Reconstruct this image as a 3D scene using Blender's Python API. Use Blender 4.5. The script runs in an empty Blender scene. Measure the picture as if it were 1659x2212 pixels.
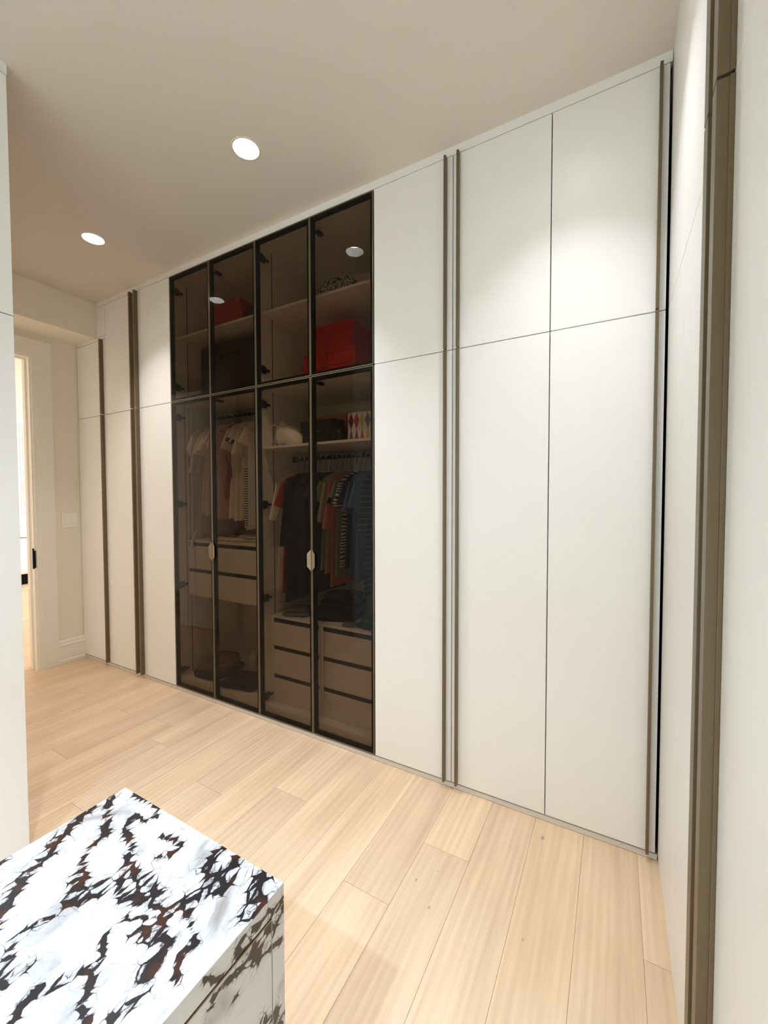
import bpy, bmesh, math, random
from mathutils import Vector, Matrix, noise
S = bpy.context.scene
COL = S.collection
PI = math.pi
random.seed(7)

# ------------------------------------------------------------------ camera
F_PX, YAW, PITCH, ROLL, CAM_H = 889.676, 0.51066258, 0.03230599, 0.00196167, 1.36
fwd = Vector((-math.sin(YAW)*math.cos(PITCH), math.cos(YAW)*math.cos(PITCH), -math.sin(PITCH)))
rgt = Vector((math.cos(YAW), math.sin(YAW), 0)); dwn = fwd.cross(rgt)
r2 = rgt*math.cos(ROLL) + dwn*math.sin(ROLL); d2 = -rgt*math.sin(ROLL) + dwn*math.cos(ROLL)
cd = bpy.data.cameras.new('camera'); cam = bpy.data.objects.new('camera', cd); COL.objects.link(cam)
m = Matrix((( r2.x, -d2.x, -fwd.x, 0), (r2.y, -d2.y, -fwd.y, 0), (r2.z, -d2.z, -fwd.z, CAM_H), (0, 0, 0, 1)))
cam.matrix_world = m
cd.sensor_fit = 'HORIZONTAL'; cd.sensor_width = 36; cd.lens = F_PX/1659*36; cd.clip_start = .02; cd.clip_end = 60
S.camera = cam

# ------------------------------------------------------------------ world, lights, exposure
S.view_settings.view_transform = 'Standard'; S.view_settings.look = 'None'
S.view_settings.gamma = 1; S.view_settings.use_curve_mapping = False
S.view_settings.exposure = -0.10
w = bpy.data.worlds.new('world'); S.world = w; w.use_nodes = True
w.node_tree.nodes['Background'].inputs[0].default_value = (.85, .93, 1, 1)
w.node_tree.nodes['Background'].inputs[1].default_value = 1.0
S.cycles.max_bounces = 14; S.cycles.diffuse_bounces = 8; S.cycles.glossy_bounces = 5
S.cycles.transmission_bounces = 8; S.cycles.transparent_max_bounces = 24
S.cycles.use_denoising = True
CEIL = 2.937
# (x, y, watts, colour, label)
LAMPS = [(-2.777, 1.362, 6.2, (1, .965, .94), 'round recessed ceiling light nearest the bedroom doorway'),
         (-1.472, 1.362, 8.2, (.93, .95, .99), 'round recessed ceiling light in front of the glass wardrobes'),
         (-.17, 1.362, 4.8, (.94, .955, .99), 'round recessed ceiling light in front of the rightmost wardrobe pair'),
         (-.90, .12, 11.5, (.89, .95, 1), 'round recessed ceiling light over the marble island'),
         (-.90, -1.1, 74, (.48, .70, .98), 'added cool fill lamp behind the camera, built like the recessed lights')]  # last entry: unseen lamp added as strong cool fill from behind the camera
LAMP_R = .044
SPREAD = math.radians(82)
wl = bpy.data.lights.new('window_light', 'AREA'); wl.shape = 'RECTANGLE'; wl.size = 3.0; wl.size_y = 2.2
wl.energy = 420; wl.color = (.94, .96, 1)
wo = bpy.data.objects.new('window_light', wl); COL.objects.link(wo)
wo.location = (-7.3, 6.32, 1.55); wo.rotation_euler = (math.radians(-112), 0, 0)

# ------------------------------------------------------------------ materials
def srgb(r, g, b):
    f = lambda c: (c/12.92 if c <= .04045 else ((c+.055)/1.055)**2.4)
    return (f(r/255), f(g/255), f(b/255), 1)
def new_mat(name):
    mt = bpy.data.materials.new(name); mt.use_nodes = True
    return mt, mt.node_tree, mt.node_tree.nodes['Principled BSDF']
def N(nt, t, **kw):
    n = nt.nodes.new(t)
    for k, v in kw.items():
        if k.startswith('i_'):
            n.inputs[int(k[2:])].default_value = v
        else:
            setattr(n, k, v)
    return n
def plain(name, col, rough=.5, metal=0, spec=.5, grain=0, gscale=60, bump=0):
    mt, nt, p = new_mat(name)
    p.inputs['Base Color'].default_value = col; p.inputs['Roughness'].default_value = rough
    p.inputs['Metallic'].default_value = metal; p.inputs['Specular IOR Level'].default_value = spec
    if grain or bump:
        tc = N(nt, 'ShaderNodeTexCoord'); nz = N(nt, 'ShaderNodeTexNoise')
        nz.inputs['Scale'].default_value = gscale; nz.inputs['Detail'].default_value = 5
        nt.links.new(tc.outputs['Object'], nz.inputs['Vector'])
        if grain:
            mp = N(nt, 'ShaderNodeMapRange'); mp.inputs['To Min'].default_value = 1-grain; mp.inputs['To Max'].default_value = 1+grain
            nt.links.new(nz.outputs['Fac'], mp.inputs['Value'])
            mx = N(nt, 'ShaderNodeVectorMath', operation='SCALE'); mx.inputs[0].default_value = col[:3]
            nt.links.new(mp.outputs[0], mx.inputs['Scale']); nt.links.new(mx.outputs[0], p.inputs['Base Color'])
        if bump:
            b = N(nt, 'ShaderNodeBump'); b.inputs['Strength'].default_value = bump; b.inputs['Distance'].default_value = .002
            nt.links.new(nz.outputs['Fac'], b.inputs['Height']); nt.links.new(b.outputs[0], p.inputs['Normal'])
    return mt
M = {}
M['lacquer'] = plain('white_lacquer', srgb(239, 239, 236), .36, grain=.012, gscale=3)
M['carcass'] = plain('cabinet_white', srgb(229, 223, 213), .5, grain=.015, gscale=5)
M['plinth'] = plain('plinth_laminate', srgb(216, 211, 204), .4, grain=.01, gscale=5)
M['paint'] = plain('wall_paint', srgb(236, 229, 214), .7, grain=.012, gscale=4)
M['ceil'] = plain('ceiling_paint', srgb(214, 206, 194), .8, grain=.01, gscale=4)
M['trim'] = plain('trim_paint', srgb(240, 236, 226), .42, grain=.01, gscale=6)
M['bronze'] = plain('bronze_metal', srgb(112, 97, 73), .40, .40, grain=.05, gscale=30)
M['champ'] = plain('champagne_edge', srgb(150, 138, 116), .35, .7, grain=.04, gscale=30)
M['black'] = plain('black_metal', srgb(20, 17, 15), .4, .2, grain=.1, gscale=20)
M['gap'] = plain('dark_channel', srgb(16, 17, 22), .6, grain=.1, gscale=20)
M['chrome'] = plain('hinge_metal', srgb(96, 90, 84), .32, .8, grain=.05, gscale=40)
M['plastic'] = plain('switch_plastic', srgb(243, 239, 230), .35, grain=.01, gscale=20)
M['reflector'] = plain('lamp_reflector', srgb(245, 243, 238), .3, grain=.01, gscale=20)
M['card_red'] = plain('red_card', srgb(186, 18, 14), .55, grain=.06, gscale=30)
M['card_dark'] = plain('dark_red_card', srgb(60, 14, 12), .6, grain=.08, gscale=30)
M['card_tan'] = plain('tan_card', srgb(176, 138, 96), .6, grain=.06, gscale=30)
M['leather'] = plain('black_leather', srgb(14, 13, 14), .5, grain=.2, gscale=80, bump=.4)
M['gold'] = plain('gold_print', srgb(190, 160, 100), .4, .5, grain=.05)
M['ink'] = plain('black_ink', srgb(14, 12, 12), .6, grain=.1)
M['hook'] = plain('hook_wire', srgb(226, 222, 204), .4, .1, grain=.04)
M['hangerbar'] = plain('hanger_velvet', srgb(34, 32, 32), .8, grain=.1)
M['bedding'] = plain('bed_linen', srgb(247, 240, 234), .8, grain=.02, gscale=12, bump=.3)
M['slat'] = plain('slat_wood', srgb(228, 206, 190), .5, grain=.07, gscale=14)
M['felt'] = plain('slat_backing', srgb(172, 146, 132), .9, grain=.06, gscale=40)

def fabric(name, rgb, rough=.85, grain=.09):
    M[name] = plain('fabric_'+name, srgb(*rgb), rough, spec=.1, grain=grain, gscale=18, bump=.12)
for nm, rgb in dict(white=(236, 228, 214), cream=(230, 216, 194), ivory=(226, 214, 196), blush=(222, 184, 172), pinkgrey=(206, 182, 176),
                    red=(164, 24, 20), navy=(22, 28, 62), black=(10, 10, 11), charcoal=(38, 36, 40), purple=(74, 46, 70), green=(146, 162, 104),
                    beige=(178, 158, 130), salmon=(180, 106, 94), grey=(150, 144, 134), sage=(128, 132, 120), navyblue=(30, 36, 92),
                    periwinkle=(92, 100, 150), denim=(88, 120, 172), deepgreen=(22, 72, 56), taupe=(118, 98, 88), brown=(44, 28, 24), midgrey=(120, 116, 114)).items():
    fabric(nm, rgb)
def striped(name, a, b, freq, thin=.5, axis=2, warp=0.0, fr2=0):
    mt, nt, p = new_mat('fabric_'+name); p.inputs['Roughness'].default_value = .85; p.inputs['Specular IOR Level'].default_value = .2
    g = N(nt, 'ShaderNodeTexCoord'); sx = N(nt, 'ShaderNodeSeparateXYZ'); nt.links.new(g.outputs['Object'], sx.inputs[0])
    nz = N(nt, 'ShaderNodeTexNoise'); nz.inputs['Scale'].default_value = 9; nt.links.new(g.outputs['Object'], nz.inputs['Vector'])
    a1 = N(nt, 'ShaderNodeMath', operation='MULTIPLY_ADD'); nt.links.new(nz.outputs['Fac'], a1.inputs[0]); a1.inputs[1].default_value = warp
    nt.links.new(sx.outputs[axis], a1.inputs[2])
    a2 = N(nt, 'ShaderNodeMath', operation='MULTIPLY'); nt.links.new(a1.outputs[0], a2.inputs[0]); a2.inputs[1].default_value = freq
    a3 = N(nt, 'ShaderNodeMath', operation='FRACT'); nt.links.new(a2.outputs[0], a3.inputs[0])
    a4 = N(nt, 'ShaderNodeMath', operation='LESS_THAN'); nt.links.new(a3.outputs[0], a4.inputs[0]); a4.inputs[1].default_value = thin
    mx = N(nt, 'ShaderNodeMix', data_type='RGBA'); mx.inputs[6].default_value = srgb(*a); mx.inputs[7].default_value = srgb(*b)
    nt.links.new(a4.outputs[0], mx.inputs[0]); nt.links.new(mx.outputs[2], p.inputs['Base Color'])
    M[name] = mt
striped('navystripe', (32, 50, 84), (150, 160, 172), 32, .12)
striped('zebra', (8, 8, 10), (232, 226, 214), 52, .5, warp=.06)
striped('dots', (232, 226, 214), (10, 10, 12), 62, .5)
striped('bluestripe', (60, 84, 130), (16, 18, 40), 40, .4)
def printed(name, a, b, scale, cut):
    mt, nt, p = new_mat('print_'+name); p.inputs['Roughness'].default_value = .7
    g = N(nt, 'ShaderNodeTexCoord'); nz = N(nt, 'ShaderNodeTexNoise'); nz.inputs['Scale'].default_value = scale; nz.inputs['Detail'].default_value = 3
    nt.links.new(g.outputs['Object'], nz.inputs['Vector'])
    r = N(nt, 'ShaderNodeValToRGB'); r.color_ramp.elements[0].position = cut; r.color_ramp.elements[1].position = cut+.04
    r.color_ramp.elements[0].color = srgb(*a); r.color_ramp.elements[1].color = srgb(*b)
    nt.links.new(nz.outputs['Fac'], r.inputs[0]); nt.links.new(r.outputs[0], p.inputs['Base Color']); M[name] = mt
printed('floral', (20, 20, 24), (206, 200, 192), 120, .48)
printed('scribble', (60, 56, 52), (226, 214, 194), 22, .36)

def emit(name, col, s):
    mt, nt, p = new_mat(name)
    e = N(nt, 'ShaderNodeEmission'); e.inputs[0].default_value = (*col, 1); e.inputs[1].default_value = s
    nt.links.new(e.outputs[0], nt.nodes['Material Output'].inputs['Surface']); return mt
M['lens'] = emit('lamp_lens', (1, .98, .95), 62)

def glass_mat(name, tint, refl=1.0):
    mt, nt, p = new_mat(name); nt.nodes.remove(p)
    tr = N(nt, 'ShaderNodeBsdfTransparent'); gl = N(nt, 'ShaderNodeBsdfGlossy'); gl.inputs['Roughness'].default_value = .015
    tr.inputs[0].default_value = (*[math.sqrt(c) for c in tint], 1)
    gl.inputs[0].default_value = (refl, refl, refl, 1)
    fr = N(nt, 'ShaderNodeFresnel'); fr.inputs[0].default_value = 1.52
    ge = N(nt, 'ShaderNodeNewGeometry'); inv = N(nt, 'ShaderNodeMath', operation='SUBTRACT'); inv.inputs[0].default_value = 1
    nt.links.new(ge.outputs['Backfacing'], inv.inputs[1])
    mu = N(nt, 'ShaderNodeMath', operation='MULTIPLY'); nt.links.new(fr.outputs[0], mu.inputs[0]); nt.links.new(inv.outputs[0], mu.inputs[1])
    mx = N(nt, 'ShaderNodeMixShader'); nt.links.new(mu.outputs[0], mx.inputs[0]); nt.links.new(tr.outputs[0], mx.inputs[1]); nt.links.new(gl.outputs[0], mx.inputs[2])
    nt.links.new(mx.outputs[0], nt.nodes['Material Output'].inputs['Surface']); return mt
M['smoke'] = glass_mat('bronze_smoked_glass', (.42, .35, .278), .42)
M['clear'] = glass_mat('clear_glass', (.95, .97, .97))

def oak():
    mt, nt, p = new_mat('oak_plank'); L = nt.links.new
    p.inputs['Roughness'].default_value = .42; p.inputs['Specular IOR Level'].default_value = .45
    ge = N(nt, 'ShaderNodeNewGeometry'); oi = N(nt, 'ShaderNodeObjectInfo')
    off = N(nt, 'ShaderNodeVectorMath', operation='SCALE'); off.inputs[0].default_value = (37, 53, 11); L(oi.outputs['Random'], off.inputs['Scale'])
    ad = N(nt, 'ShaderNodeVectorMath', operation='ADD'); L(ge.outputs['Position'], ad.inputs[0]); L(off.outputs[0], ad.inputs[1])
    def stretch(sx, sy):
        v = N(nt, 'ShaderNodeVectorMath', operation='MULTIPLY'); v.inputs[1].default_value = (sx, sy, 1); L(ad.outputs[0], v.inputs[0]); return v
    s1 = stretch(5, .55); wv = N(nt, 'ShaderNodeTexWave', wave_type='BANDS', bands_direction='X')
    wv.inputs['Scale'].default_value = 2.2; wv.inputs['Distortion'].default_value = 9; wv.inputs['Detail'].default_value = 2.5; wv.inputs['Detail Scale'].default_value = .5
    L(s1.outputs[0], wv.inputs['Vector'])
    s4 = stretch(42, 1.2); n4 = N(nt, 'ShaderNodeTexNoise'); n4.inputs['Scale'].default_value = 1; n4.inputs['Detail'].default_value = 3; n4.inputs['Distortion'].default_value = .8; L(s4.outputs[0], n4.inputs['Vector'])
    s2 = stretch(170, 5); n2 = N(nt, 'ShaderNodeTexNoise'); n2.inputs['Scale'].default_value = 1; n2.inputs['Detail'].default_value = 4; L(s2.outputs[0], n2.inputs['Vector'])
    s3 = stretch(9, 1.3); n3 = N(nt, 'ShaderNodeTexNoise'); n3.inputs['Scale'].default_value = 1; n3.inputs['Detail'].default_value = 3; L(s3.outputs[0], n3.inputs['Vector'])
    def ma(op, a, b):
        q = N(nt, 'ShaderNodeMath', operation=op)
        for k, s in enumerate((a, b)):
            if isinstance(s, (int, float)): q.inputs[k].default_value = s
            else: L(s, q.inputs[k])
        return q.outputs[0]
    t = ma('ADD', ma('ADD', ma('MULTIPLY', wv.outputs['Fac'], .10), ma('MULTIPLY', n4.outputs['Fac'], .34)), ma('ADD', ma('MULTIPLY', n2.outputs['Fac'], .32), ma('MULTIPLY', n3.outputs['Fac'], .75)))
    r = N(nt, 'ShaderNodeValToRGB'); r.color_ramp.elements[0].position = .30; r.color_ramp.elements[1].position = 1.05
    r.color_ramp.elements[0].color = srgb(181, 145, 108); r.color_ramp.elements[1].color = srgb(226, 195, 157)
    L(t, r.inputs[0])
    hs = N(nt, 'ShaderNodeHueSaturation'); L(r.outputs[0], hs.inputs['Color'])
    # knots
    hs.inputs['Saturation'].default_value = .87
    pm = N(nt, 'ShaderNodeVectorMath', operation='MULTIPLY'); L(hs.outputs['Color'], pm.inputs[0]); L(oi.outputs['Color'], pm.inputs[1])
    col = pm.outputs[0]
    for (kx, ky, rad) in ((-.234, 1.712, .010), (-.228, 1.278, .004), (-.60, 1.30, .005), (-.52, 1.23, .006), (-.545, 1.37, .003)):
        sv = N(nt, 'ShaderNodeVectorMath', operation='SUBTRACT'); L(ge.outputs['Position'], sv.inputs[0]); sv.inputs[1].default_value = (kx, ky, 0)
        st = N(nt, 'ShaderNodeVectorMath', operation='MULTIPLY'); L(sv.outputs[0], st.inputs[0]); st.inputs[1].default_value = (1.2, .6, 0)
        ln = N(nt, 'ShaderNodeVectorMath', operation='LENGTH'); L(st.outputs[0], ln.inputs[0])
        mr = N(nt, 'ShaderNodeMapRange'); mr.inputs['From Min'].default_value = rad; mr.inputs['From Max'].default_value = 0
        mr.inputs['To Max'].default_value = .75
        L(ln.outputs['Value'], mr.inputs['Value'])
        mx = N(nt, 'ShaderNodeMix', data_type='RGBA'); L(mr.outputs[0], mx.inputs[0]); L(col, mx.inputs[6]); mx.inputs[7].default_value = srgb(92, 74, 56)
        col = mx.outputs[2]
    L(col, p.inputs['Base Color'])
    b = N(nt, 'ShaderNodeBump'); b.inputs['Strength'].default_value = .12; b.inputs['Distance'].default_value = .001
    L(n2.outputs['Fac'], b.inputs['Height']); L(b.outputs[0], p.inputs['Normal'])
    return mt
M['oak'] = oak()
M['subfloor'] = plain('floor_joint', srgb(186, 152, 118), .8, grain=.05)

def marble():
    mt, nt, p = new_mat('veined_marble'); L = nt.links.new
    p.inputs['Roughness'].default_value = .22
    ge = N(nt, 'ShaderNodeNewGeometry'); at = N(nt, 'ShaderNodeAttribute', attribute_name='vein_density'); ma_ = at.outputs['Fac']
    def math_(op, a, b=0.0, c=None, clamp=False):
        q = N(nt, 'ShaderNodeMath', operation=op, use_clamp=clamp)
        for k, s in enumerate((a, b, c)):
            if s is None: continue
            if isinstance(s, (int, float)): q.inputs[k].default_value = s
            else: L(s, q.inputs[k])
        return q.outputs[0]
    nz = N(nt, 'ShaderNodeTexNoise'); nz.inputs['Scale'].default_value = 16; nz.inputs['Detail'].default_value = 5; nz.inputs['Roughness'].default_value = .6
    L(ge.outputs['Position'], nz.inputs['Vector'])
    c0 = N(nt, 'ShaderNodeVectorMath', operation='SUBTRACT'); L(nz.outputs['Color'], c0.inputs[0]); c0.inputs[1].default_value = (.5, .5, .5)
    c1 = N(nt, 'ShaderNodeVectorMath', operation='SCALE'); L(c0.outputs[0], c1.inputs[0]); c1.inputs['Scale'].default_value = .022
    ps = N(nt, 'ShaderNodeVectorMath', operation='ADD'); L(ge.outputs['Position'], ps.inputs[0]); L(c1.outputs[0], ps.inputs[1])
    mp = N(nt, 'ShaderNodeMapping'); mp.inputs['Rotation'].default_value = (0, 0, math.radians(-28)); mp.inputs['Scale'].default_value = (1.35, .75, 1.1)
    L(ps.outputs[0], mp.inputs['Vector'])
    def vor(scale):
        v = N(nt, 'ShaderNodeTexVoronoi', feature='DISTANCE_TO_EDGE'); v.inputs['Scale'].default_value = scale; L(mp.outputs[0], v.inputs['Vector']); return v.outputs['Distance']
    v0, v1, v2 = vor(13), vor(37), vor(86)
    nf = N(nt, 'ShaderNodeTexNoise'); nf.inputs['Scale'].default_value = 60; nf.inputs['Detail'].default_value = 4
    L(ps.outputs[0], nf.inputs['Vector'])
    nl = N(nt, 'ShaderNodeTexNoise'); nl.inputs['Scale'].default_value = 11; nl.inputs['Detail'].default_value = 2
    L(ps.outputs[0], nl.inputs['Vector'])
    rag = math_('MULTIPLY', math_('SUBTRACT', nf.outputs['Fac'], .5), .10)
    lum = math_('MULTIPLY', math_('SUBTRACT', nl.outputs['Fac'], .5), .55)
    mm = math_('MAXIMUM', math_('ADD', ma_, math_('MULTIPLY', lum, ma_)), 0)
    # dark matrix between pale pebbles: wide joints where the density is high, hairlines where it is low
    t1 = math_('ADD', math_('MULTIPLY', math_('POWER', mm, 2.2), .27), math_('ADD', math_('MULTIPLY', math_('MINIMUM', mm, .25), .10), -.012))
    d1 = math_('MULTIPLY', math_('ADD', math_('SUBTRACT', t1, v1), math_('MULTIPLY', rag, mm)), 22, clamp=True)
    t2 = math_('SUBTRACT', math_('MULTIPLY', math_('POWER', mm, 2.6), .17), .022)
    d2_ = math_('MULTIPLY', math_('ADD', math_('SUBTRACT', t2, v2), math_('MULTIPLY', rag, mm)), 12, clamp=True)
    t0 = math_('SUBTRACT', math_('MULTIPLY', math_('MINIMUM', mm, .5), .05), .004)
    d0 = math_('MULTIPLY', math_('MULTIPLY', math_('SUBTRACT', t0, v0), 40, clamp=True), .6)
    core = math_('MULTIPLY', math_('SUBTRACT', mm, 1.06), 6, clamp=True)
    dark = math_('MAXIMUM', math_('MAXIMUM', math_('MAXIMUM', d1, math_('MULTIPLY', d2_, .9)), core), d0, clamp=True)
    # faint grey clouds
    ns = N(nt, 'ShaderNodeTexNoise'); ns.inputs['Scale'].default_value = 7; ns.inputs['Detail'].default_value = 6; ns.inputs['Distortion'].default_value = 1.2
    L(mp.outputs[0], ns.inputs['Vector'])
    soft = math_('MULTIPLY', math_('SUBTRACT', ns.outputs['Fac'], .50), 4.5, clamp=True)
    halo = math_('MULTIPLY', math_('SUBTRACT', ma_, .12), .45, clamp=True)
    cl = N(nt, 'ShaderNodeMix', data_type='RGBA'); cl.inputs[6].default_value = srgb(199, 200, 201); cl.inputs[7].default_value = srgb(124, 113, 107)
    L(math_('MULTIPLY', math_('MAXIMUM', soft, halo), .8), cl.inputs[0])
    nb = N(nt, 'ShaderNodeTexNoise'); nb.inputs['Scale'].default_value = 22; nb.inputs['Detail'].default_value = 3; L(ge.outputs['Position'], nb.inputs['Vector'])
    dk = N(nt, 'ShaderNodeMix', data_type='RGBA'); dk.inputs[6].default_value = srgb(38, 34, 35); dk.inputs[7].default_value = srgb(62, 38, 30)
    L(math_('MULTIPLY', math_('SUBTRACT', nb.outputs['Fac'], .53), 9, clamp=True), dk.inputs[0])
    fin = N(nt, 'ShaderNodeMix', data_type='RGBA'); L(dark, fin.inputs[0]); L(cl.outputs[2], fin.inputs[6]); L(dk.outputs[2], fin.inputs[7])
    L(fin.outputs[2], p.inputs['Base Color'])
    return mt
M['marble'] = marble()

# ------------------------------------------------------------------ mesh helpers
def box(bm, x0, x1, y0, y1, z0, z1, bev=0, mi=0):
    vs = [bm.verts.new((x, y, z)) for z in (z0, z1) for y in (y0, y1) for x in (x0, x1)]
    fs = [bm.faces.new([vs[i] for i in q]) for q in ((0, 2, 3, 1), (4, 5, 7, 6), (0, 1, 5, 4), (2, 6, 7, 3), (0, 4, 6, 2), (1, 3, 7, 5))]
    for f in fs: f.material_index = mi
    if bev:
        es = list({e for f in fs for e in f.edges})
        bmesh.ops.bevel(bm, geom=es, offset=bev, segments=2, affect='EDGES', profile=.5)
def tube(bm, pts, r, n=8, mi=0):
    rings = []
    pts = [Vector(p) for p in pts]
    for i, p in enumerate(pts):
        t = (pts[min(i+1, len(pts)-1)] - pts[max(i-1, 0)]).normalized()
        a = t.cross(Vector((0, 0, 1)) if abs(t.z) < .9 else Vector((1, 0, 0))).normalized(); b = t.cross(a)
        rr = r[i] if isinstance(r, (list, tuple)) else r
        rings.append([bm.verts.new(p + (a*math.cos(2*PI*k/n) + b*math.sin(2*PI*k/n))*rr) for k in range(n)])
    for i in range(len(rings)-1):
        for k in range(n):
            f = bm.faces.new((rings[i][k], rings[i][(k+1) % n], rings[i+1][(k+1) % n], rings[i+1][k])); f.smooth = True; f.material_index = mi
    bm.faces.new(rings[0][::-1]); bm.faces.new(rings[-1])
def loft(bm, rings, closed=True, cap0=False, cap1=False, smooth=True):
    vr = [[bm.verts.new(p) for p in r] for r in rings]
    n = len(vr[0])
    for i in range(len(vr)-1):
        for k in range(n if closed else n-1):
            f = bm.faces.new((vr[i][k], vr[i][(k+1) % n], vr[i+1][(k+1) % n], vr[i+1][k])); f.smooth = smooth
    if cap0: bm.faces.new(vr[0][::-1])
    if cap1: bm.faces.new(vr[-1])
def bmn(): return bmesh.new()
def root_loc(o):
    v = Vector((0, 0, 0))
    while o: v += o.location; o = o.parent
    return v
def obj(name, bm, mat, parent=None, loc=None):
    off = root_loc(parent) if parent else Vector(loc or (0, 0, 0))
    bmesh.ops.recalc_face_normals(bm, faces=bm.faces[:])
    bmesh.ops.translate(bm, verts=bm.verts[:], vec=-off)
    me = bpy.data.meshes.new(name); bm.to_mesh(me); bm.free()
    for q in (mat if isinstance(mat, (list, tuple)) else [mat]): me.materials.append(M[q] if isinstance(q, str) else q)
    o = bpy.data.objects.new(name, me); COL.objects.link(o)
    if parent: o.parent = parent
    elif loc: o.location = loc
    return o
def bx(name, c, mat, parent=None, bev=0, loc=None):
    bm = bmn(); box(bm, *c, bev=bev); return obj(name, bm, mat, parent, loc)
def tag(o, label, cat, group=None):
    o['label'] = label; o['category'] = cat
    if group: o['group'] = group
    return o
def thing(name, label, cat, loc, group=None):
    o = bpy.data.objects.new(name, None); COL.objects.link(o); o.location = loc; o.empty_display_size = .05
    return tag(o, label, cat, group)
def struct(name, bm_or_box, mat, label=None, loc=None, bev=0):
    if isinstance(bm_or_box, tuple):
        bm = bmn(); box(bm, *bm_or_box, bev=bev)
    else: bm = bm_or_box
    o = obj(name, bm, mat, None, loc); o['kind'] = 'structure'
    if label: o['label'] = label
    return o

# ------------------------------------------------------------------ dimensions
YF = 1.806            # front of the long wardrobe
ZM0, ZM1 = 2.0345, 2.0385   # joint between lower and upper doors
ZB, ZT = .0295, 2.895
XL, XR, XE = -1.945, .158, -3.99   # left run face, right run face, end wall
DEP = .6

# ------------------------------------------------------------------ room shell
# floor: dark joint bed with every plank a part
floor = struct('floor', (-10.4, .80, -2.0, 6.4, -.06, -.004), 'subfloor', 'pale oak plank floor with fine joints between the boards')
PW = .1835
fixed = {-2: [1.395], -1: [.1], 0: [.3], 1: [.15], 2: [1.46, 3.2], 3: [1.172, -.6], 4: [.55, -1.2], 6: [1.404, .1], 5: [.2, -1.4], 7: [.62, -.9], 8: [1.25], 13: [1.033, 1.9], 14: [1.45]}
np_ = 0
for k in range(-2, 56):
    xa = -.0905 - PW*k; xb = xa - PW
    if xa < -10.2: break
    y0, y1 = (-1.65, 1.82) if xa > -3.95 else (.62, 4.7)
    xb_, xa_ = max(xb, -10.2), min(xa, .76)
    if xa > -1.5 and xa < .3: y0 = -1.65
    elif xa > -3.95: y0 = -.2 if xa > -1.95 else .6
    rnd = random.Random(k*13+5)
    cuts = [c for c in fixed.get(k, []) if y0+.1 < c < y1-.1]
    if k not in fixed:
        c = y0 + rnd.uniform(.25, 1.5)
        while c < y1-.2: cuts.append(c); c += rnd.uniform(1.2, 1.9)
    ys = [y0]+sorted(cuts)+[y1]
    for a, b in zip(ys[:-1], ys[1:]):
        bm = bmn(); g = .0005
        box(bm, xb_+g, xa_-g, a+g, b-g, -.004, 0)
        o = obj('plank', bm, 'oak', floor); np_ += 1
        f = rnd.uniform(.965, 1.035); q = rnd.uniform(-.02, .02)
        if (k, a) in ((2, 1.46), (6, 1.404)): f, q = 1.09, -.02
        o.color = (f, f-q*.3, f-q, 1)

def ceiling_mesh(x0, x1, y0, y1, z, th, holes, r):
    bm = bmn(); h = r*1.6
    xs = sorted({x0, x1, *[round(a+s*h, 4) for a, b in holes for s in (-1, 1)]}); ys = sorted({y0, y1, *[round(b+s*h, 4) for a, b in holes for s in (-1, 1)]})
    for xa, xb in zip(xs[:-1], xs[1:]):
        for ya, yb in zip(ys[:-1], ys[1:]):
            cx, cy = (xa+xb)/2, (ya+yb)/2
            hit = [q for q in holes if abs(q[0]-cx) < 1e-3 and abs(q[1]-cy) < 1e-3]
            if not hit:
                bm.faces.new([bm.verts.new(p) for p in ((xa, ya, z), (xa, yb, z), (xb, yb, z), (xb, ya, z))]); continue
            n = 32; sq, ci, up = [], [], []
            for k in range(n):
                t = 2*PI*k/n; c, s = math.cos(t), math.sin(t); mx = max(abs(c), abs(s))
                sq.append(bm.verts.new((cx+h*c/mx, cy+h*s/mx, z))); ci.append(bm.verts.new((cx+r*c, cy+r*s, z))); up.append(bm.verts.new((cx+r*c, cy+r*s, z+th)))
            for k in range(n):
                j = (k+1) % n
                bm.faces.new((sq[k], ci[k], ci[j], sq[j])); bm.faces.new((ci[k], up[k], up[j], ci[j]))
    bmesh.ops.remove_doubles(bm, verts=bm.verts[:], dist=1e-5)
    box(bm, x0, x1, y0, y1, z+th, z+th+.05)
    return bm
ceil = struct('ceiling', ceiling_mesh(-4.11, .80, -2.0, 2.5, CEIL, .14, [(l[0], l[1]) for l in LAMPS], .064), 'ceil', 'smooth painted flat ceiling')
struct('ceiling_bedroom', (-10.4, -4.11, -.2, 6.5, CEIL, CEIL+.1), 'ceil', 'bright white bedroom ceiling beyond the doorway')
struct('ceiling_soffit', (XE, -3.68, .68, 2.43, 2.658, CEIL), 'paint', 'dropped ceiling box above the doorway end of the room')
struct('wall_back', (-4.11, .80, 2.43, 2.55, 0, CEIL), 'paint')
struct('wall_right', (XR+DEP+.01, .80, -2.0, 2.43, 0, CEIL), 'paint')
struct('wall_front', (-2.6, .80, -1.75, -1.62, 0, CEIL), 'paint')
struct('wall_corridor', (XE, XL-.026, .664, .68, 0, CEIL), 'paint', 'corridor wall opposite the wardrobes')
bm = bmn(); OY0, OY1, OZ = .80, 1.492, 2.482
box(bm, -4.11, XE, OY1, 2.43, 0, CEIL); box(bm, -4.11, XE, -.2, OY0, 0, CEIL); box(bm, -4.11, XE, OY0, OY1, OZ, CEIL)
struct('wall_left', bm, 'paint', 'cream end wall with the bedroom doorway and a light switch')
struct('wall_left_recess', (-2.62, -2.56, -1.65, .663, 0, CEIL), 'paint')
struct('wall_left_side', (-2.56, XL, -1.65, -.302, 0, CEIL), 'paint')
struct('wall_right_side', (XR, XR+DEP, -1.65, -.055, 0, CEIL), 'paint')

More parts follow.
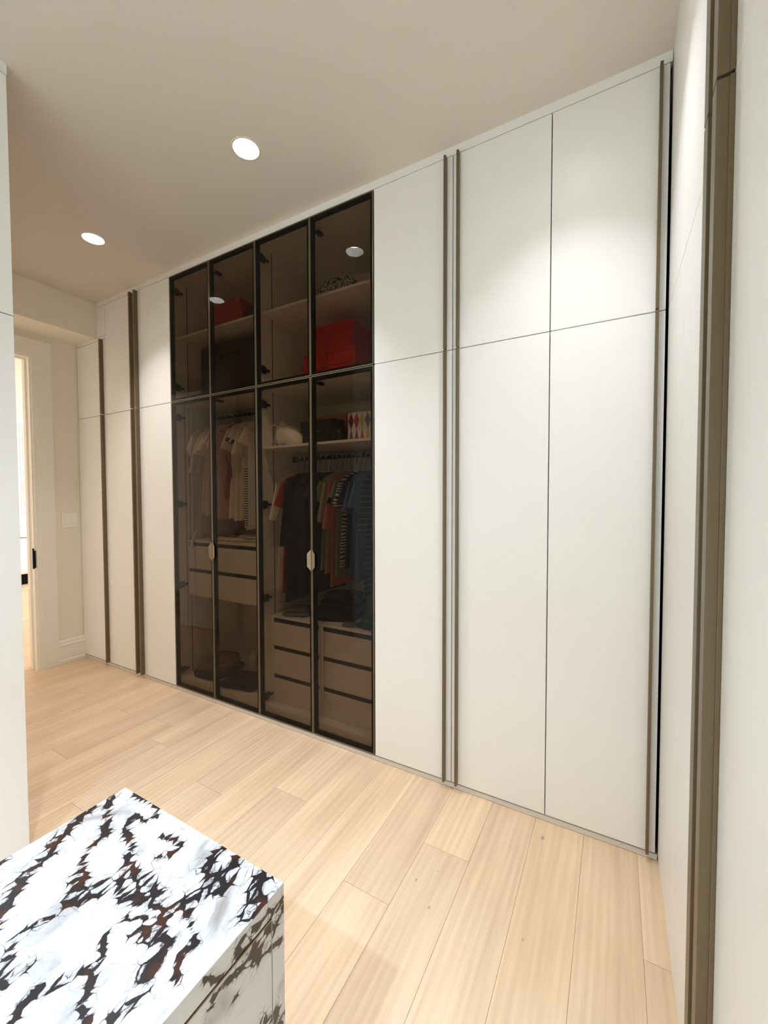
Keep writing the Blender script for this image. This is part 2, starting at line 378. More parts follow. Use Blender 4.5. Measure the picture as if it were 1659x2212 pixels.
# door casing and jamb around the bedroom doorway
def casing(name, x0, x1, label):
    bm = bmn()
    s = 1 if x1 > x0 else -1
    for (ya, yb, t) in ((OY1-.006, OY1+.022, .012), (OY1+.022, OY1+.123, .02)):
        box(bm, min(x0, x0+s*t), max(x0, x0+s*t), ya, yb, 0, OZ+(yb-OY1))
    for (za, zb, t) in ((OZ-.006, OZ+.022, .012), (OZ+.022, OZ+.123, .02)):
        box(bm, min(x0, x0+s*t), max(x0, x0+s*t), OY0-.12 if zb > OZ+.05 else OY0-.0, OY1-.006 if zb < OZ+.05 else OY1+.022, za, zb)
    for (ya, yb, t) in ((OY0-.022, OY0+.006, .012), (OY0-.123, OY0-.022, .02)):
        box(bm, min(x0, x0+s*t), max(x0, x0+s*t), ya, yb, 0, OZ+.123)
    return struct(name, bm, 'trim', label)
casing('trim_1', XE, XE+.02, 'white stepped casing around the bedroom doorway')
casing('trim_2', -4.11, -4.13, 'white casing on the bedroom side of the doorway')
bm = bmn()
box(bm, -4.112, XE+.001, OY1-.018, OY1+.001, 0, OZ); box(bm, -4.112, XE+.001, OY0-.001, OY0+.018, 0, OZ); box(bm, -4.112, XE+.001, OY0+.018, OY1-.018, OZ-.018, OZ+.001)
box(bm, -4.07, -4.035, OY1-.030, OY1-.018, 0, OZ-.018); box(bm, -4.07, -4.035, OY0+.03, OY1-.03, OZ-.030, OZ-.018)
jamb = struct('trim_3', bm, 'trim', 'white door jamb with a rebate and dark strike plate')
bm = bmn(); box(bm, -4.012, XE+.002, OY1-.0205, OY1-.0175, .81, .972); box(bm, XE-.004, XE+.0135, OY1-.0205, OY1-.013, .82, .955)
obj('strike_plate', bm, 'black', jamb)['label'] = 'dark metal strike plate'

def baseboard(name, run, a, b, wall, s, label):
    prof = [(0, 0), (.018, 0), (.018, .022), (.013, .026), (.013, .135), (.016, .140), (.016, .150), (.010, .156), (.010, .176), (.005, .188), (0, .19)]
    bm = bmn(); rings = []
    for t in (a, b):
        rings.append([Vector((wall+s*d, t, z)) if run == 'y' else Vector((t, wall+s*d, z)) for d, z in prof])
    loft(bm, rings, True, True, True, smooth=False)
    return struct(name, bm, 'trim', label)
baseboard('baseboard_left', 'y', OY1+.123, YF+.004, XE, 1, 'tall moulded white baseboard below the light switch')
baseboard('baseboard_corridor', 'x', -3.985, XL-.08, .68, 1, 'moulded white baseboard along the corridor wall')

# bedroom door, swung open against the corridor wall
door = bpy.data.objects.new('door_1', None); COL.objects.link(door); door['kind'] = 'structure'
door['label'] = 'white bedroom door swung open against the corridor wall'
door.location = (-3.955, .80, .012); door.rotation_euler = (0, 0, math.radians(-2.5))
def dpart(name, boxes, mat, bev=.0):
    bm = bmn()
    for c in boxes: box(bm, *c, bev=bev)
    me = bpy.data.meshes.new(name); bmesh.ops.recalc_face_normals(bm, faces=bm.faces[:]); bm.to_mesh(me); bm.free(); me.materials.append(M[mat])
    o = bpy.data.objects.new(name, me); COL.objects.link(o); o.parent = door; return o
dpart('door_leaf', [(0, .68, -.02, .02, 0, 2.46)], 'trim', .002)
dpart('stile', [(0, .11, .02, .026, 0, 2.46)], 'trim'); dpart('stile', [(.57, .68, .02, .026, 0, 2.46)], 'trim')
dpart('rail', [(.11, .57, .02, .026, 0, .2)], 'trim'); dpart('rail', [(.11, .57, .02, .026, 2.33, 2.46)], 'trim')
dpart('handle', [(.585, .635, .026, .034, .93, .98), (.6, .618, .034, .07, .946, .964), (.50, .618, .06, .072, .946, .964)], 'black', .002)
dpart('edge_plate', [(.68, .682, -.012, .012, .90, 1.02)], 'black')

# light switch
sw = thing('light_switch', 'double white rocker light switch on the end wall', 'light switch', (XE, 1.722, 1.125))
bx('cover_plate', (XE, XE+.006, 1.664, 1.780, 1.125, 1.245), 'plastic', sw, .002)
for ya in (1.687, 1.731):
    bx('rocker', (XE+.005, XE+.010, ya, ya+.034, 1.152, 1.218), 'plastic', sw, .0015)

# recessed lights
for i, (lx, ly, lw, lc, lab) in enumerate(LAMPS):
    t = thing('recessed_light', lab, 'ceiling light', (lx, ly, CEIL), 'recessed lights in the ceiling')
    n = 40
    def ring(r, z): return [(lx+r*math.cos(2*PI*k/n), ly+r*math.sin(2*PI*k/n), z) for k in range(n)]
    bm = bmn(); loft(bm, [ring(.0645, CEIL-.0005), ring(.0635, CEIL-.003), ring(.058, CEIL-.004), ring(.056, CEIL-.002), ring(.055, CEIL+.004)])
    obj('trim_ring', bm, 'ceil', t)
    bm = bmn(); loft(bm, [ring(.0552, CEIL+.003), ring(.052, CEIL+.02), ring(.047, CEIL+.046), ring(.045, CEIL+.05)])
    obj('reflector', bm, 'reflector', t)
    bm = bmn(); loft(bm, [ring(.046, CEIL+.050), ring(.030, CEIL+.047), ring(.004, CEIL+.046)], cap1=True)
    obj('lens', bm, 'lens', t)
    ld = bpy.data.lights.new('downlight', 'AREA'); ld.shape = 'DISK'; ld.size = LAMP_R*2; ld.energy = lw; ld.color = lc; ld.spread = SPREAD
    lo = bpy.data.objects.new('downlight', ld); COL.objects.link(lo); lo.location = (lx, ly, CEIL+.030)

# ------------------------------------------------------------------ wardrobes: a door helper for any run
# run 'y': faces -y, u = x ; run 'l': left run facing +x, u = y ; run 'r': right run facing -x, u = y
def P3(run, u0, u1, d0, d1, z0, z1):
    """d = depth behind the door face (negative = proud)."""
    if run == 'y': return (u0, u1, YF+d0, YF+d1, z0, z1)
    if run == 'l': return (XL-d1, XL-d0, u0, u1, z0, z1)
    return (XR+d0, XR+d1, u0, u1, z0, z1)
G = .002
def solid_door(root, run, u0, u1, z0, z1, handles=(), hw=.010, hd=.024):
    d = bx('door', P3(run, u0+G, u1-G, 0, .022, z0, z1), 'lacquer', root, .0012)
    for hu in handles:
        bm = bmn(); box(bm, *P3(run, hu, hu+hw, -hd, -.0002, z0+.001, z1-.001), bev=.0008)
        if hw > .02: box(bm, *P3(run, hu-.003, hu+.003, -.0075, -.0002, z0+.001, z1-.001), bev=.0012)
        obj('handle', bm, 'bronze', d)['label'] = 'full height bronze edge pull'
    return d
def carcass(root, run, u0, u1, z0, z1):
    t = .018; bm = bmn()
    for c in ((u0+.001, u0+t, .024, DEP, z0, z1), (u1-t, u1-.001, .024, DEP, z0, z1), (u0+t, u1-t, .024, DEP, z0, z0+t), (u0+t, u1-t, .024, DEP, z1-t, z1),
              (u0+t, u1-t, DEP-.012, DEP, z0+t, z1-t), (u0+t, u1-t, .026, DEP-.012, 2.027, 2.045)):
        box(bm, *P3(run, *c))
    return obj('carcass', bm, 'carcass', root)
def unit(label, run, bounds, handles, z1=ZT, wide=(.010, .024), back_end=None):
    """bounds: list of door edges; handles: per door a list of handle u positions."""
    u0, u1 = bounds[0], bounds[-1]
    c = P3(run, (u0+u1)/2, (u0+u1)/2, .3, .3, 0, 0)
    root = thing('wardrobe', label, 'wardrobe', (c[0], c[2], .026), 'built-in white wardrobe units')
    carcass(root, run, u0, back_end or u1, .026, z1+.001)
    for (a, b), hs in zip(zip(bounds[:-1], bounds[1:]), handles):
        solid_door(root, run, a, b, ZB, ZM0, hs, *wide); solid_door(root, run, a, b, ZM1, z1, hs, *wide)
    return root
unit('narrow white wardrobe against the end wall, below the dropped ceiling', 'y', [XE+.003, -3.54], [[-3.592]], 2.632, wide=(.014, .027))
unit('white two-door wardrobe left of the glass fronts, with two bronze pulls side by side', 'y', [-3.54, -3.130, -2.718], [[-3.170], [-3.108]], wide=(.014, .027))
unit('white single-door wardrobe directly right of the glass fronts', 'y', [-1.068, -.653], [[-.690]])
unit('wide white two-door wardrobe filling the right end of the long run', 'y', [-.653, -.239, .152], [[-.630], [.1185]])
unit('white wardrobe on the left side, its face cut by the left picture edge', 'l', [-.30, .19, .680], [[], []], back_end=.661)
unit('white wardrobe on the right side meeting the long run in the corner', 'r', [.914, 1.398, 1.802], [[.934], []], wide=(.036, .024))
unit('white wardrobe nearest the camera, along the right picture edge', 'r', [-.054, .430, .914], [[], [.862]], wide=(.033, .024))
# fillers, plinths
struct('trim_4', (-3.68, .157, YF+.001, YF+.03, ZT+.004, CEIL), 'lacquer', 'white closing strip between the long wardrobes and the ceiling')
struct('trim_5', (-3.68, -3.542, YF+.0005, YF+.03, 2.660, ZT), 'lacquer', 'small white filler panel beside the dropped ceiling box')
struct('trim_6', (XE+.002, -3.542, YF+.001, YF+.03, 2.636, 2.6575), 'lacquer')
struct('trim_7', (XE+.018, .157, YF+.003, YF+.05, .0018, .0225), 'plinth', 'low pale plinth strip under the long wardrobes')
struct('trim_8', (XL-.05, XL-.003, -.30, .68, 0, .0235), 'carcass')
struct('trim_9', (XR+.003, XR+.05, -.05, 1.80, 0, .0235), 'carcass')
struct('trim_10', (XL-.03, XL-.001, -.30, .68, ZT+.004, CEIL), 'lacquer')
struct('trim_11', (XR+.001, XR+.03, -.05, 2.42, ZT+.004, CEIL), 'lacquer')
struct('trim_12', (XR+.024, XR+.04, 1.804, 2.42, 0, ZT+.004), 'gap')

# ------------------------------------------------------------------ glass-fronted wardrobes
def glass_door(root, u0, u1, z0, z1, hinge_zs, handle=None):
    a, b = u0+G, u1-G; fw, dp = .019, .024
    bm = bmn()
    for c in ((a, a+fw, z0, z1), (b-fw, b, z0, z1), (a+fw, b-fw, z0, z0+fw), (a+fw, b-fw, z1-fw, z1)):
        box(bm, c[0], c[1], YF+.0045, YF+dp, c[2], c[3])
    d = obj('door', bm, 'black', root); d['label'] = 'black metal door frame'
    bx('glass_pane', (a+.003, b-.003, YF, YF+.004, z0+.003, z1-.003), 'smoke', d)['label'] = 'dark bronze smoked glass'
    e = .0035; bm = bmn()
    for c in ((a, a+e, z0, z1), (b-e, b, z0, z1), (a+e, b-e, z0, z0+e), (a+e, b-e, z1-e, z1)):
        box(bm, c[0], c[1], YF-.001, YF+.0044, c[2], c[3])
    obj('edge_trim', bm, 'champ', d)['label'] = 'thin champagne metal edging'
    hx = u0 if hinge_zs[0] == 'L' else u1; s = 1 if hinge_zs[0] == 'L' else -1
    for hz in hinge_zs[1]:
        bm = bmn(); q = lambda x: hx+s*x
        def hb(xa, xb, ya, yb, za, zb, bev=.0015): box(bm, min(q(xa), q(xb)), max(q(xa), q(xb)), ya, yb, za, zb, bev)
        hb(.019, .031, YF+.026, YF+.040, hz-.024, hz+.024); hb(.0225, .033, YF+.034, YF+.085, hz-.008, hz+.008)
        hb(.020, .027, YF+.046, YF+.062, hz-.022, hz+.022)
        obj('hinge', bm, 'black' if hz > 1.2 else 'chrome', d)
    if handle:
        side, hz = handle; bm = bmn(); wv, hh = .025, .062
        x1 = b if side == 'R' else a; sg = -1 if side == 'R' else 1
        pts = [(0, -hh), (wv, -hh+.026), (wv, hh-.026), (0, hh)]
        f = [bm.verts.new((x1+sg*p[0], YF-.004-.006*p[0]/wv, hz+p[1])) for p in pts]; g = [bm.verts.new((x1+sg*p[0], YF-.0012-.006*p[0]/wv, hz+p[1])) for p in pts]
        bm.faces.new(f); bm.faces.new(g[::-1])
        for k in range(4): bm.faces.new((f[k], g[k], g[(k+1) % 4], f[(k+1) % 4]))
        obj('handle', bm, 'champ', d)['label'] = 'small trapezoid metal pull'
    return d
def glass_unit(label, u0, um, u1, shelves):
    root = thing('glass_wardrobe', label, 'wardrobe', ((u0+um)/2+(u1-um)/2, YF+.3, .026), 'glass-fronted wardrobe units')
    t = .018; y0, y1 = YF+.026, YF+DEP
    for xa, xb in ((u0+.001, u0+t), (u1-t, u1-.001)):
        p = bx('side_panel', (xa, xb, y0, y1, .026, ZT+.001), 'carcass', root)
        xi = xb if xa < um else xa
        for za, zb in ((.09, 2.02), (2.06, 2.87)):
            bx('panel_groove', (xi-.0006, xi+.0006, YF+.118, YF+.124, za, zb), 'gap', p)
    a, b = u0+t, u1-t
    bx('back_panel', (a, b, y1-.012, y1, .09, ZT-.02), 'carcass', root)
    bx('top_panel', (a, b, y0, y1, ZT-.02, ZT+.001), 'carcass', root)
    bx('base_panel', (a, b, y0, y1-.012, .026, .088), 'carcass', root)
    bx('middle_panel', (a, b, y0, y1-.012, 2.024, 2.05), 'carcass', root)
    for z in shelves: bx('shelf', (a, b, YF+.034, y1-.012, z-.014, z), 'carcass', root)
    up, lo = [2.805, 2.143], [1.935, 1.325, .749, .135]
    glass_door(root, u0, um, ZB, ZM0-.001, ('L', lo), ('R', 1.016)); glass_door(root, um, u1, ZB, ZM0-.001, ('R', lo), ('L', 1.016))
    glass_door(root, u0, um, ZM1, ZT, ('L', up)); glass_door(root, um, u1, ZM1, ZT, ('R', up))
    for z in (2.83, 2.005):
        bm = bmn(); box(bm, um+.012, um+.04, YF+.030, YF+.075, z-.006, z+.006, .001); obj('door_catch', bm, 'black', root)
    return root
YD = 1.896
XA, XB, XC = -2.716, -1.893, -1.070
gl = glass_unit('smoked glass wardrobe with two drawers hung at mid height and pale clothes', XA, -2.3055, XB, [2.488])
gr = glass_unit('smoked glass wardrobe with six low drawers and dark clothes', XB, -1.4755, XC, [2.486, 1.678])
def drawer_bank(root, x0, x1, ztop, rows, case_bottom):
    bm = bmn()
    box(bm, x0, x1, YD-.003, 2.39, ztop-.014, ztop, .001)
    for xa, xb in ((x0, x0+.014), (x1-.014, x1)): box(bm, xa, xb, YD, 2.39, case_bottom, ztop-.014)
    if case_bottom > .2: box(bm, x0+.014, x1-.014, YD+.01, 2.39, case_bottom, case_bottom+.012)
    obj('drawer_case', bm, 'carcass', root)
    for (za, zb) in rows:
        d = bx('drawer', (x0+.016, x1-.016, YD, 2.36, za, zb), 'carcass', root, .0008)
        bx('finger_channel', (x0+.014, x1-.014, YD+.004, YD+.05, zb+.0005, zb+.0245), 'gap', d)
drawer_bank(gl, XA+.022, XB-.022, 1.066, [(.863, 1.026), (.672, .837)], .666)
for xa, xb in ((XB+.020, -1.4870), (-1.4845, XC-.020)):
    drawer_bank(gr, xa, xb, .632, [(.442, .589), (.262, .4165), (.0895, .2365)], .0885)
def rail(root, x0, x1, z):
    bm = bmn(); tube(bm, [(x0+.018, 2.12, z), (x1-.018, 2.12, z)], .011, 12)
    for xx in (x0+.0185, x1-.0265): box(bm, xx, xx+.008, 2.10, 2.14, z-.02, z+.02, .001)
    obj('hanging_rail', bm, 'black', root)
ZRL, ZRR = 1.968, 1.622
rail(gl, XA, XB, ZRL); rail(gr, XB, XC, ZRR)

# ------------------------------------------------------------------ hangers and clothes
YC = 2.12
def hanger(x, sz, zr, label, i):
    label = ' '.join(label.split()[:16])
    h = thing('clothes_hanger', label, 'hanger', (x, YC, sz), 'hangers on the rails')
    bm = bmn(); zn = sz+.045; top = zr+.016
    pts = [(x, YC, zn)]
    pts += [(x, YC+.004, zn+.03), (x, YC+.017, zr-.012)]
    for k in range(9):
        a = -.2+k*(PI+.5)/8; pts.append((x, YC+.0165*math.cos(a), zr+.0005+.0165*math.sin(a)))
    tube(bm, pts, .0028, 6); obj('hook', bm, 'hook', h)
    bm = bmn(); tube(bm, [(x, YC-.14, sz-.010), (x, YC-.06, sz+.024), (x, YC, zn+.003), (x, YC+.06, sz+.024), (x, YC+.14, sz-.010)], .0028, 6)
    obj('shoulder_bar', bm, 'hangerbar', h)
    h.rotation_euler.z = math.radians(-9)
    return h
HX = {}
def garment(name, label, cat, x, sz, hem, mat, sleeve=None, th=.0105, flare=.02, hw=.19, group=None, amp=.006, sl_mat=None, zr=None, neck=.07, dy=.055, sw=.078, trim=None, cuff=None):
    rnd = random.Random(int(abs(x)*1000)); ph = .7; fq = 29; fq2 = 53
    t = thing(name, label, cat, (x, YC, hem), group)
    n = 44; R = 26; rings = []
    def fold(y, q): return amp*q*(math.sin(fq*(y-YC)+ph+q) + .6*math.sin(fq2*(y-YC)+ph*2-1.5*q))
    prof = [(sz+.048, neck, .7), (sz+.034, neck+.035, .9), (sz+.014, hw-.03, 1), (sz-.012, hw-.004, 1), (sz-.05, hw, 1)]
    L = sz-.05-hem
    for k in range(1, R+1):
        q = k/R; prof.append((sz-.05-L*q, hw-.010*math.sin(PI*min(1, q*1.4))+flare*q*q, 1+.35*q))
    for z, h, tf in prof:
        q = max(0, min(1, (sz-z)/(sz-hem)))
        r = []
        for k in range(n):
            a = 2*PI*k/n; c, s = math.cos(a), math.sin(a)
            yy = YC + h*math.copysign(abs(c)**.75, c); xx = x + th*tf*math.copysign(abs(s)**.8, s)*(.4+.6*(1-abs(c)**4)) + fold(yy, q)
            zz = z + (.010*math.sin(9*(yy-YC)+ph) if z == prof[-1][0] else 0)
            r.append((xx, yy, zz))
        rings.append(r)
    bm = bmn(); loft(bm, rings); obj('body', bm, mat, t)
    if sleeve:
        tip = sleeve
        for s in (-1, 1):
            y_a, z_a = YC+s*(hw-.045), sz-.030; y_b, z_b = YC+s*min(hw+dy-.06, .262-sw), tip+.015
            dv = Vector((0, y_b-y_a, z_b-z_a)); dl = dv.normalized(); wv = Vector((0, dl.z, -dl.y))*(-s)
            rr = []
            for k in range(9):
                q = k/8; c0 = Vector((x, y_a, z_a))+dv*q; hw_ = .062+(sw-.062)*q; r = []
                if cuff == 'puff' and k >= 6: hw_ *= (1.0, .8, .55)[k-6]; 
                for j in range(20):
                    a = 2*PI*j/20; c, sn = math.cos(a), math.sin(a)
                    pth = th*(.9+.5*q)*(1.7 if cuff == 'puff' else 1)
                    pt = c0 + wv*(hw_*c) + Vector((pth*sn + amp*q*math.sin(14*c+ph+3*q), 0, -.012*q*c*0))
                    r.append(pt)
                rr.append(r)
            bm = bmn(); loft(bm, rr, cap0=True); obj('sleeve', bm, sl_mat or mat, t)
            if trim:
                bm = bmn(); c = [[p+(p-sum(r, Vector())/len(r))*.04 for p in r] for r in rr[-3:]]
                loft(bm, c); obj('sleeve_trim', bm, trim, t)
    t.rotation_euler.z = math.radians(-9)
    if zr: hanger(x, sz, zr, 'hanger inside the '+label.split(',')[0], 0)
    return t
GL_, GR_ = 'light clothes hanging behind the left glass doors', 'clothes hanging behind the right glass doors'
def L(name, label, cat, x, hem, mat, sl=None, sz=1.852, **k): return garment(name, label, cat, x, sz, hem, mat, sl, group=GL_, zr=ZRL, **k)
L('blouse', 'white puff-sleeved blouse at the left end of the left rail', 'blouse', -2.615, 1.50, 'white', 1.645, cuff='puff', dy=.09, sw=.075)
pk = L('dress', 'long pale pink-grey dress reaching down to the drawers', 'dress', -2.572, 1.105, 'pinkgrey', 1.52, flare=.015, dy=.06)
bm = bmn(); tube(bm, [(-2.572, 1.925, 1.16), (-2.572, 1.885, 1.10), (-2.572, 1.873, 1.05)], [.004, .006, .006], 8)
bmesh.ops.create_uvsphere(bm, u_segments=10, v_segments=8, radius=.016, matrix=Matrix.Translation((-2.572, 1.872, 1.035)) @ Matrix.Diagonal((.7, .8, 1.5, 1)))
obj('tassel', bm, 'ivory', pk)
L('t_shirt', 'cream short-sleeved tee beside the pale pink-grey dress', 'shirt', -2.527, 1.27, 'cream', 1.645)
L('t_shirt', 'white tee hanging directly right of the first cream tee', 'shirt', -2.486, 1.25, 'white', 1.66)
L('t_shirt', 'white tee hanging between a white tee and an ivory tee', 'shirt', -2.432, 1.285, 'white', 1.70)
L('t_shirt', 'ivory tee hanging just left of the blush one', 'shirt', -2.390, 1.225, 'ivory', 1.68)
L('t_shirt', 'blush pink short-sleeved tee beside the red top', 'shirt', -2.338, 1.235, 'blush', 1.65, dy=.085)
L('top', 'bright red sleeveless top among the pale clothes', 'top', -2.292, 1.37, 'red', None, hw=.178)
L('t_shirt', 'cream tee between the red top and the navy-trimmed dress', 'shirt', -2.246, 1.235, 'cream', 1.665)
dn = L('dress', 'white dress with navy sleeve bands and a navy ribbon', 'dress', -2.196, 1.222, 'white', 1.70, trim='navy', dy=.075)
bm = bmn(); tube(bm, [(-2.20+.004*k, 1.868-.004*math.sin(k*.9), 1.655-.009*k-.02*math.sin(k*.45)) for k in range(13)]+[(-2.145, 1.868, 1.50), (-2.17, 1.866, 1.48), (-2.185, 1.866, 1.51), (-2.17, 1.866, 1.54)], .0055, 8)
obj('ribbon', bm, 'navy', dn)
L('shirt', 'ivory shirt between the navy-trimmed and the dotted-edge garments', 'shirt', -2.142, 1.225, 'ivory', 1.62)
dt = L('dress', 'white dress with a black dotted edge at the right of the left rail', 'dress', -2.085, 1.165, 'white', 1.69, dy=.05)
bm = bmn(); box(bm, -2.095, -2.070, 1.912, 1.922, 1.17, 1.56, .003); obj('dotted_trim', bm, 'dots', dt)

def R(name, label, cat, x, hem, mat, sl=None, sz=1.478, **k): return garment(name, label, cat, x, sz, hem, mat, sl, group=GR_, zr=ZRR, th=k.pop('th', .0085), amp=k.pop('amp', .0055), **k)
R('dress', 'white crinkled dress with long sleeves at the left of the right rail', 'dress', -1.815, .80, 'white', 1.205, dy=.075, sw=.055)
R('dress', 'red dress half hidden between white and black dresses', 'dress', -1.772, .78, 'red', 1.285)
R('dress', 'long black dress next to the red one', 'dress', -1.728, .735, 'black', 1.05, hw=.20, flare=.03)
R('dress', 'black dress second from the red one', 'dress', -1.686, .75, 'black', 1.1, hw=.20, flare=.03)
R('dress', 'black dress third from the red one', 'dress', -1.642, .76, 'charcoal', 1.2, hw=.195)
R('dress', 'black sleeveless dress left of the purple tee', 'dress', -1.598, .80, 'black', None)
R('t_shirt', 'dark purple tee with short sleeves', 'shirt', -1.546, .90, 'purple', 1.33)
R('t_shirt', 'black tee between the purple and the green one', 'shirt', -1.510, .90, 'black', 1.28)
R('t_shirt', 'lime green short-sleeved tee', 'shirt', -1.474, .95, 'green', 1.32)
R('shirt', 'beige half-sleeved shirt just left of the salmon dress', 'shirt', -1.443, .93, 'beige', 1.20, dy=.07)
R('dress', 'salmon pink dress with half sleeves', 'dress', -1.404, .855, 'salmon', 1.165, dy=.06, sw=.08)
R('t_shirt', 'grey tee with a black sleeve lining beside the salmon dress', 'shirt', -1.368, .92, 'sage', 1.30, trim='black')
R('blouse', 'black and white striped blouse', 'blouse', -1.334, .98, 'zebra', 1.29, dy=.05)
R('shirt', 'dark navy shirt right of the striped blouse', 'shirt', -1.301, .97, 'navyblue', 1.30)
R('shirt', 'periwinkle blue shirt with short sleeves', 'shirt', -1.268, .92, 'periwinkle', 1.255, dy=.06)
R('shirt', 'light denim blue shirt next to the navy striped dress', 'shirt', -1.232, .90, 'denim', 1.28)
R('dress', 'navy dress with thin pale stripes at the right rail end', 'dress', -1.185, .81, 'navystripe', 1.15, dy=.03, sw=.075, flare=.0)

# ------------------------------------------------------------------ boxes and bags on the shelves
def lidded_box(label, x0, x1, y0, y1, z0, z1, mat, lid=.32, group=None, lidmat=None):
    t = thing('storage_box', label, 'box', ((x0+x1)/2, (y0+y1)/2, z0), group); zl = z1-(z1-z0)*lid
    bx('box_base', (x0+.002, x1-.002, y0+.002, y1-.002, z0, zl-.001), mat, t, .0012)
    bx('lid', (x0, x1, y0, y1, zl, z1), lidmat or mat, t, .0012)
    return t
ZS = 2.0502
RB = 'red boxes behind the glass doors'
lidded_box('lower red box of the left stack above the right clothes', -1.640, -1.463, 1.94, 2.20, ZS, 2.156, 'card_red', .3, RB)
lidded_box('upper red box of the left stack above the right clothes', -1.638, -1.465, 1.94, 2.20, 2.1562, 2.214, 'card_red', .3, RB)
lidded_box('bottom red box of the right stack, under two others', -1.458, -1.262, 1.93, 2.22, ZS, 2.155, 'card_red', .3, RB)
lidded_box('middle red box of the right stack', -1.457, -1.264, 1.93, 2.22, 2.1552, 2.212, 'card_red', .3, RB)
lidded_box('large red box lying across both red stacks', -1.575, -1.288, 1.945, 2.21, 2.2142, 2.366, 'card_red', .26, RB)
lidded_box('wide red box on the left top shelf', -2.42, -2.14, 1.93, 2.20, 2.4882, 2.60, 'card_red', .3, RB)
lidded_box('narrower red box on top of the wide one on the left top shelf', -2.43, -2.17, 1.94, 2.18, 2.6002, 2.688, 'card_red', .3, RB)
lidded_box('dark red box beside the red ones on the left top shelf', -2.125, -1.99, 1.96, 2.2, 2.4882, 2.62, 'card_dark', .3)
fb = lidded_box('black and white floral box on the right top shelf', -1.56, -1.27, 1.92, 2.14, 2.4862, 2.575, 'floral', .35)
lidded_box('smaller floral box on top of the floral one', -1.50, -1.33, 1.94, 2.12, 2.5752, 2.612, 'floral', .4)
# black case above the light clothes
t = thing('travel_case', 'large black case above the pale clothes on the left', 'case', (-2.25, 2.08, ZS), None)
bx('case_body', (-2.575, -1.93, 1.93, 2.30, ZS+.012, 2.43), 'leather', t, .03)
for xx in (-2.5, -2.0):
    for yy in (1.98, 2.25): bx('foot', (xx-.015, xx+.015, yy-.015, yy+.015, ZS, ZS+.014), 'black', t)
bm = bmn(); tube(bm, [(-2.33, 1.925, 2.30), (-2.33, 1.905, 2.32), (-2.17, 1.905, 2.32), (-2.17, 1.925, 2.30)], .007, 8); obj('handle', bm, 'black', t)
# white pouch with drawstring
def lump(bm, cx, cy, z0, wx, wy, h, rot=0, seed=0, e=.5, amp=.1, nu=28, nv=12, top=.5):
    rings = []; ca, sa = math.cos(rot), math.sin(rot)
    for i in range(nv+1):
        v = i/nv; phi = PI/2*(1-v) if v > 0 else PI/2
        zz = h*(v**1.0) if v < 1 else h
        sc = (1-max(0, (v-top)/(1-top))**2.2*.999) if v > top else 1-.10*(1-v/top)**2
        r = []
        for k in range(nu):
            a = 2*PI*k/nu; c, s = math.cos(a), math.sin(a)
            x = wx/2*math.copysign(abs(c)**e, c)*sc; y = wy/2*math.copysign(abs(s)**e, s)*sc
            nn = noise.noise(Vector((x*9+seed*3.1, y*9, zz*14+seed)))*amp
            x *= 1+nn; y *= 1+nn
            zq = zz*(1+.55*noise.noise(Vector((x*7+seed, y*7-seed, 1.7)))*amp*3) if v > .3 else zz
            r.append((cx+x*ca-y*sa, cy+x*sa+y*ca, z0+zq))
        rings.append(r)
    loft(bm, rings, cap0=True, cap1=True)
ZP = 1.6782
t = thing('dust_bag', 'white cotton drawstring pouch on the right middle shelf', 'bag', (-1.78, 1.97, ZP))
bm = bmn(); lump(bm, -1.745, 1.965, ZP, .20, .13, .135, .12, 4, .62, .26, 48, 22, .35)
for v in bm.verts:
    q = max(0, min(1, (v.co.x+1.845)/.2)); v.co.z = ZP+(v.co.z-ZP)*(1.34-.62*q)
    v.co.x += .02*(v.co.z-ZP)/.15*(q-.9); v.co.y += .006*math.sin(46*v.co.x+30*v.co.z)
obj('bag_body', bm, 'white', t)
bm = bmn(); lump(bm, -1.822, 1.96, ZP+.05, .066, .10, .115, -.25, 9, .7, .25, 24, 12, .4); obj('gathered_neck', bm, 'white', t)
bm = bmn(); pts = [(-1.838+.034*math.cos(a), 1.90, ZP+.085+.052*math.sin(a)) for a in [k*.32+.4 for k in range(17)]]
tube(bm, pts, .0022, 6); tube(bm, [(-1.862, 1.90, ZP+.06), (-1.866, 1.898, ZP+.03), (-1.862, 1.895, ZP+.004)], .002, 6); obj('drawstring', bm, 'white', t)
fc = bpy.data.curves.new('printed_letters', 'FONT'); fc.body = 'CHA'; fc.size = .026; fc.extrude = .0006; fc.align_x = 'LEFT'; fc.materials.append(M['ink'])
ftmp = bpy.data.objects.new('printed_letters_curve', fc); fme = bpy.data.meshes.new_from_object(ftmp); bpy.data.objects.remove(ftmp)
fo = bpy.data.objects.new('printed_letters', fme); COL.objects.link(fo); fo.parent = t
fo.location = Vector((-1.800, 1.890, ZP+.004))-t.location; fo.rotation_euler = (math.radians(80), 0, math.radians(6))
# black handbag, tan and red boxes, harlequin box
t = thing('handbag', 'black box-shaped bag with tiny gold lettering on the right middle shelf', 'bag', (-1.5, 1.97, ZP))
bx('bag_body', (-1.636, -1.385, 1.915, 2.015, ZP, 1.822), 'leather', t, .016)
bm = bmn(); lump(bm, -1.40, 1.965, ZP, .08, .08, .105, 0, 3, .6, .10); obj('side_gusset', bm, 'leather', t)
bm = bmn(); box(bm, -1.64, -1.393, 1.911, 1.9155, 1.748, 1.815, .002); obj('flap', bm, 'leather', t)
bm = bmn()
for k, wv in enumerate((.006, .004, .006, .005, .003, .006)): box(bm, -1.545+.0095*k, -1.545+.0095*k+wv, 1.9092, 1.9112, 1.752, 1.757)
obj('lettering', bm, 'gold', t)
lidded_box('tan box standing behind the black bag', -1.70, -1.398, 2.045, 2.13, ZP, 1.872, 'card_tan', .2)
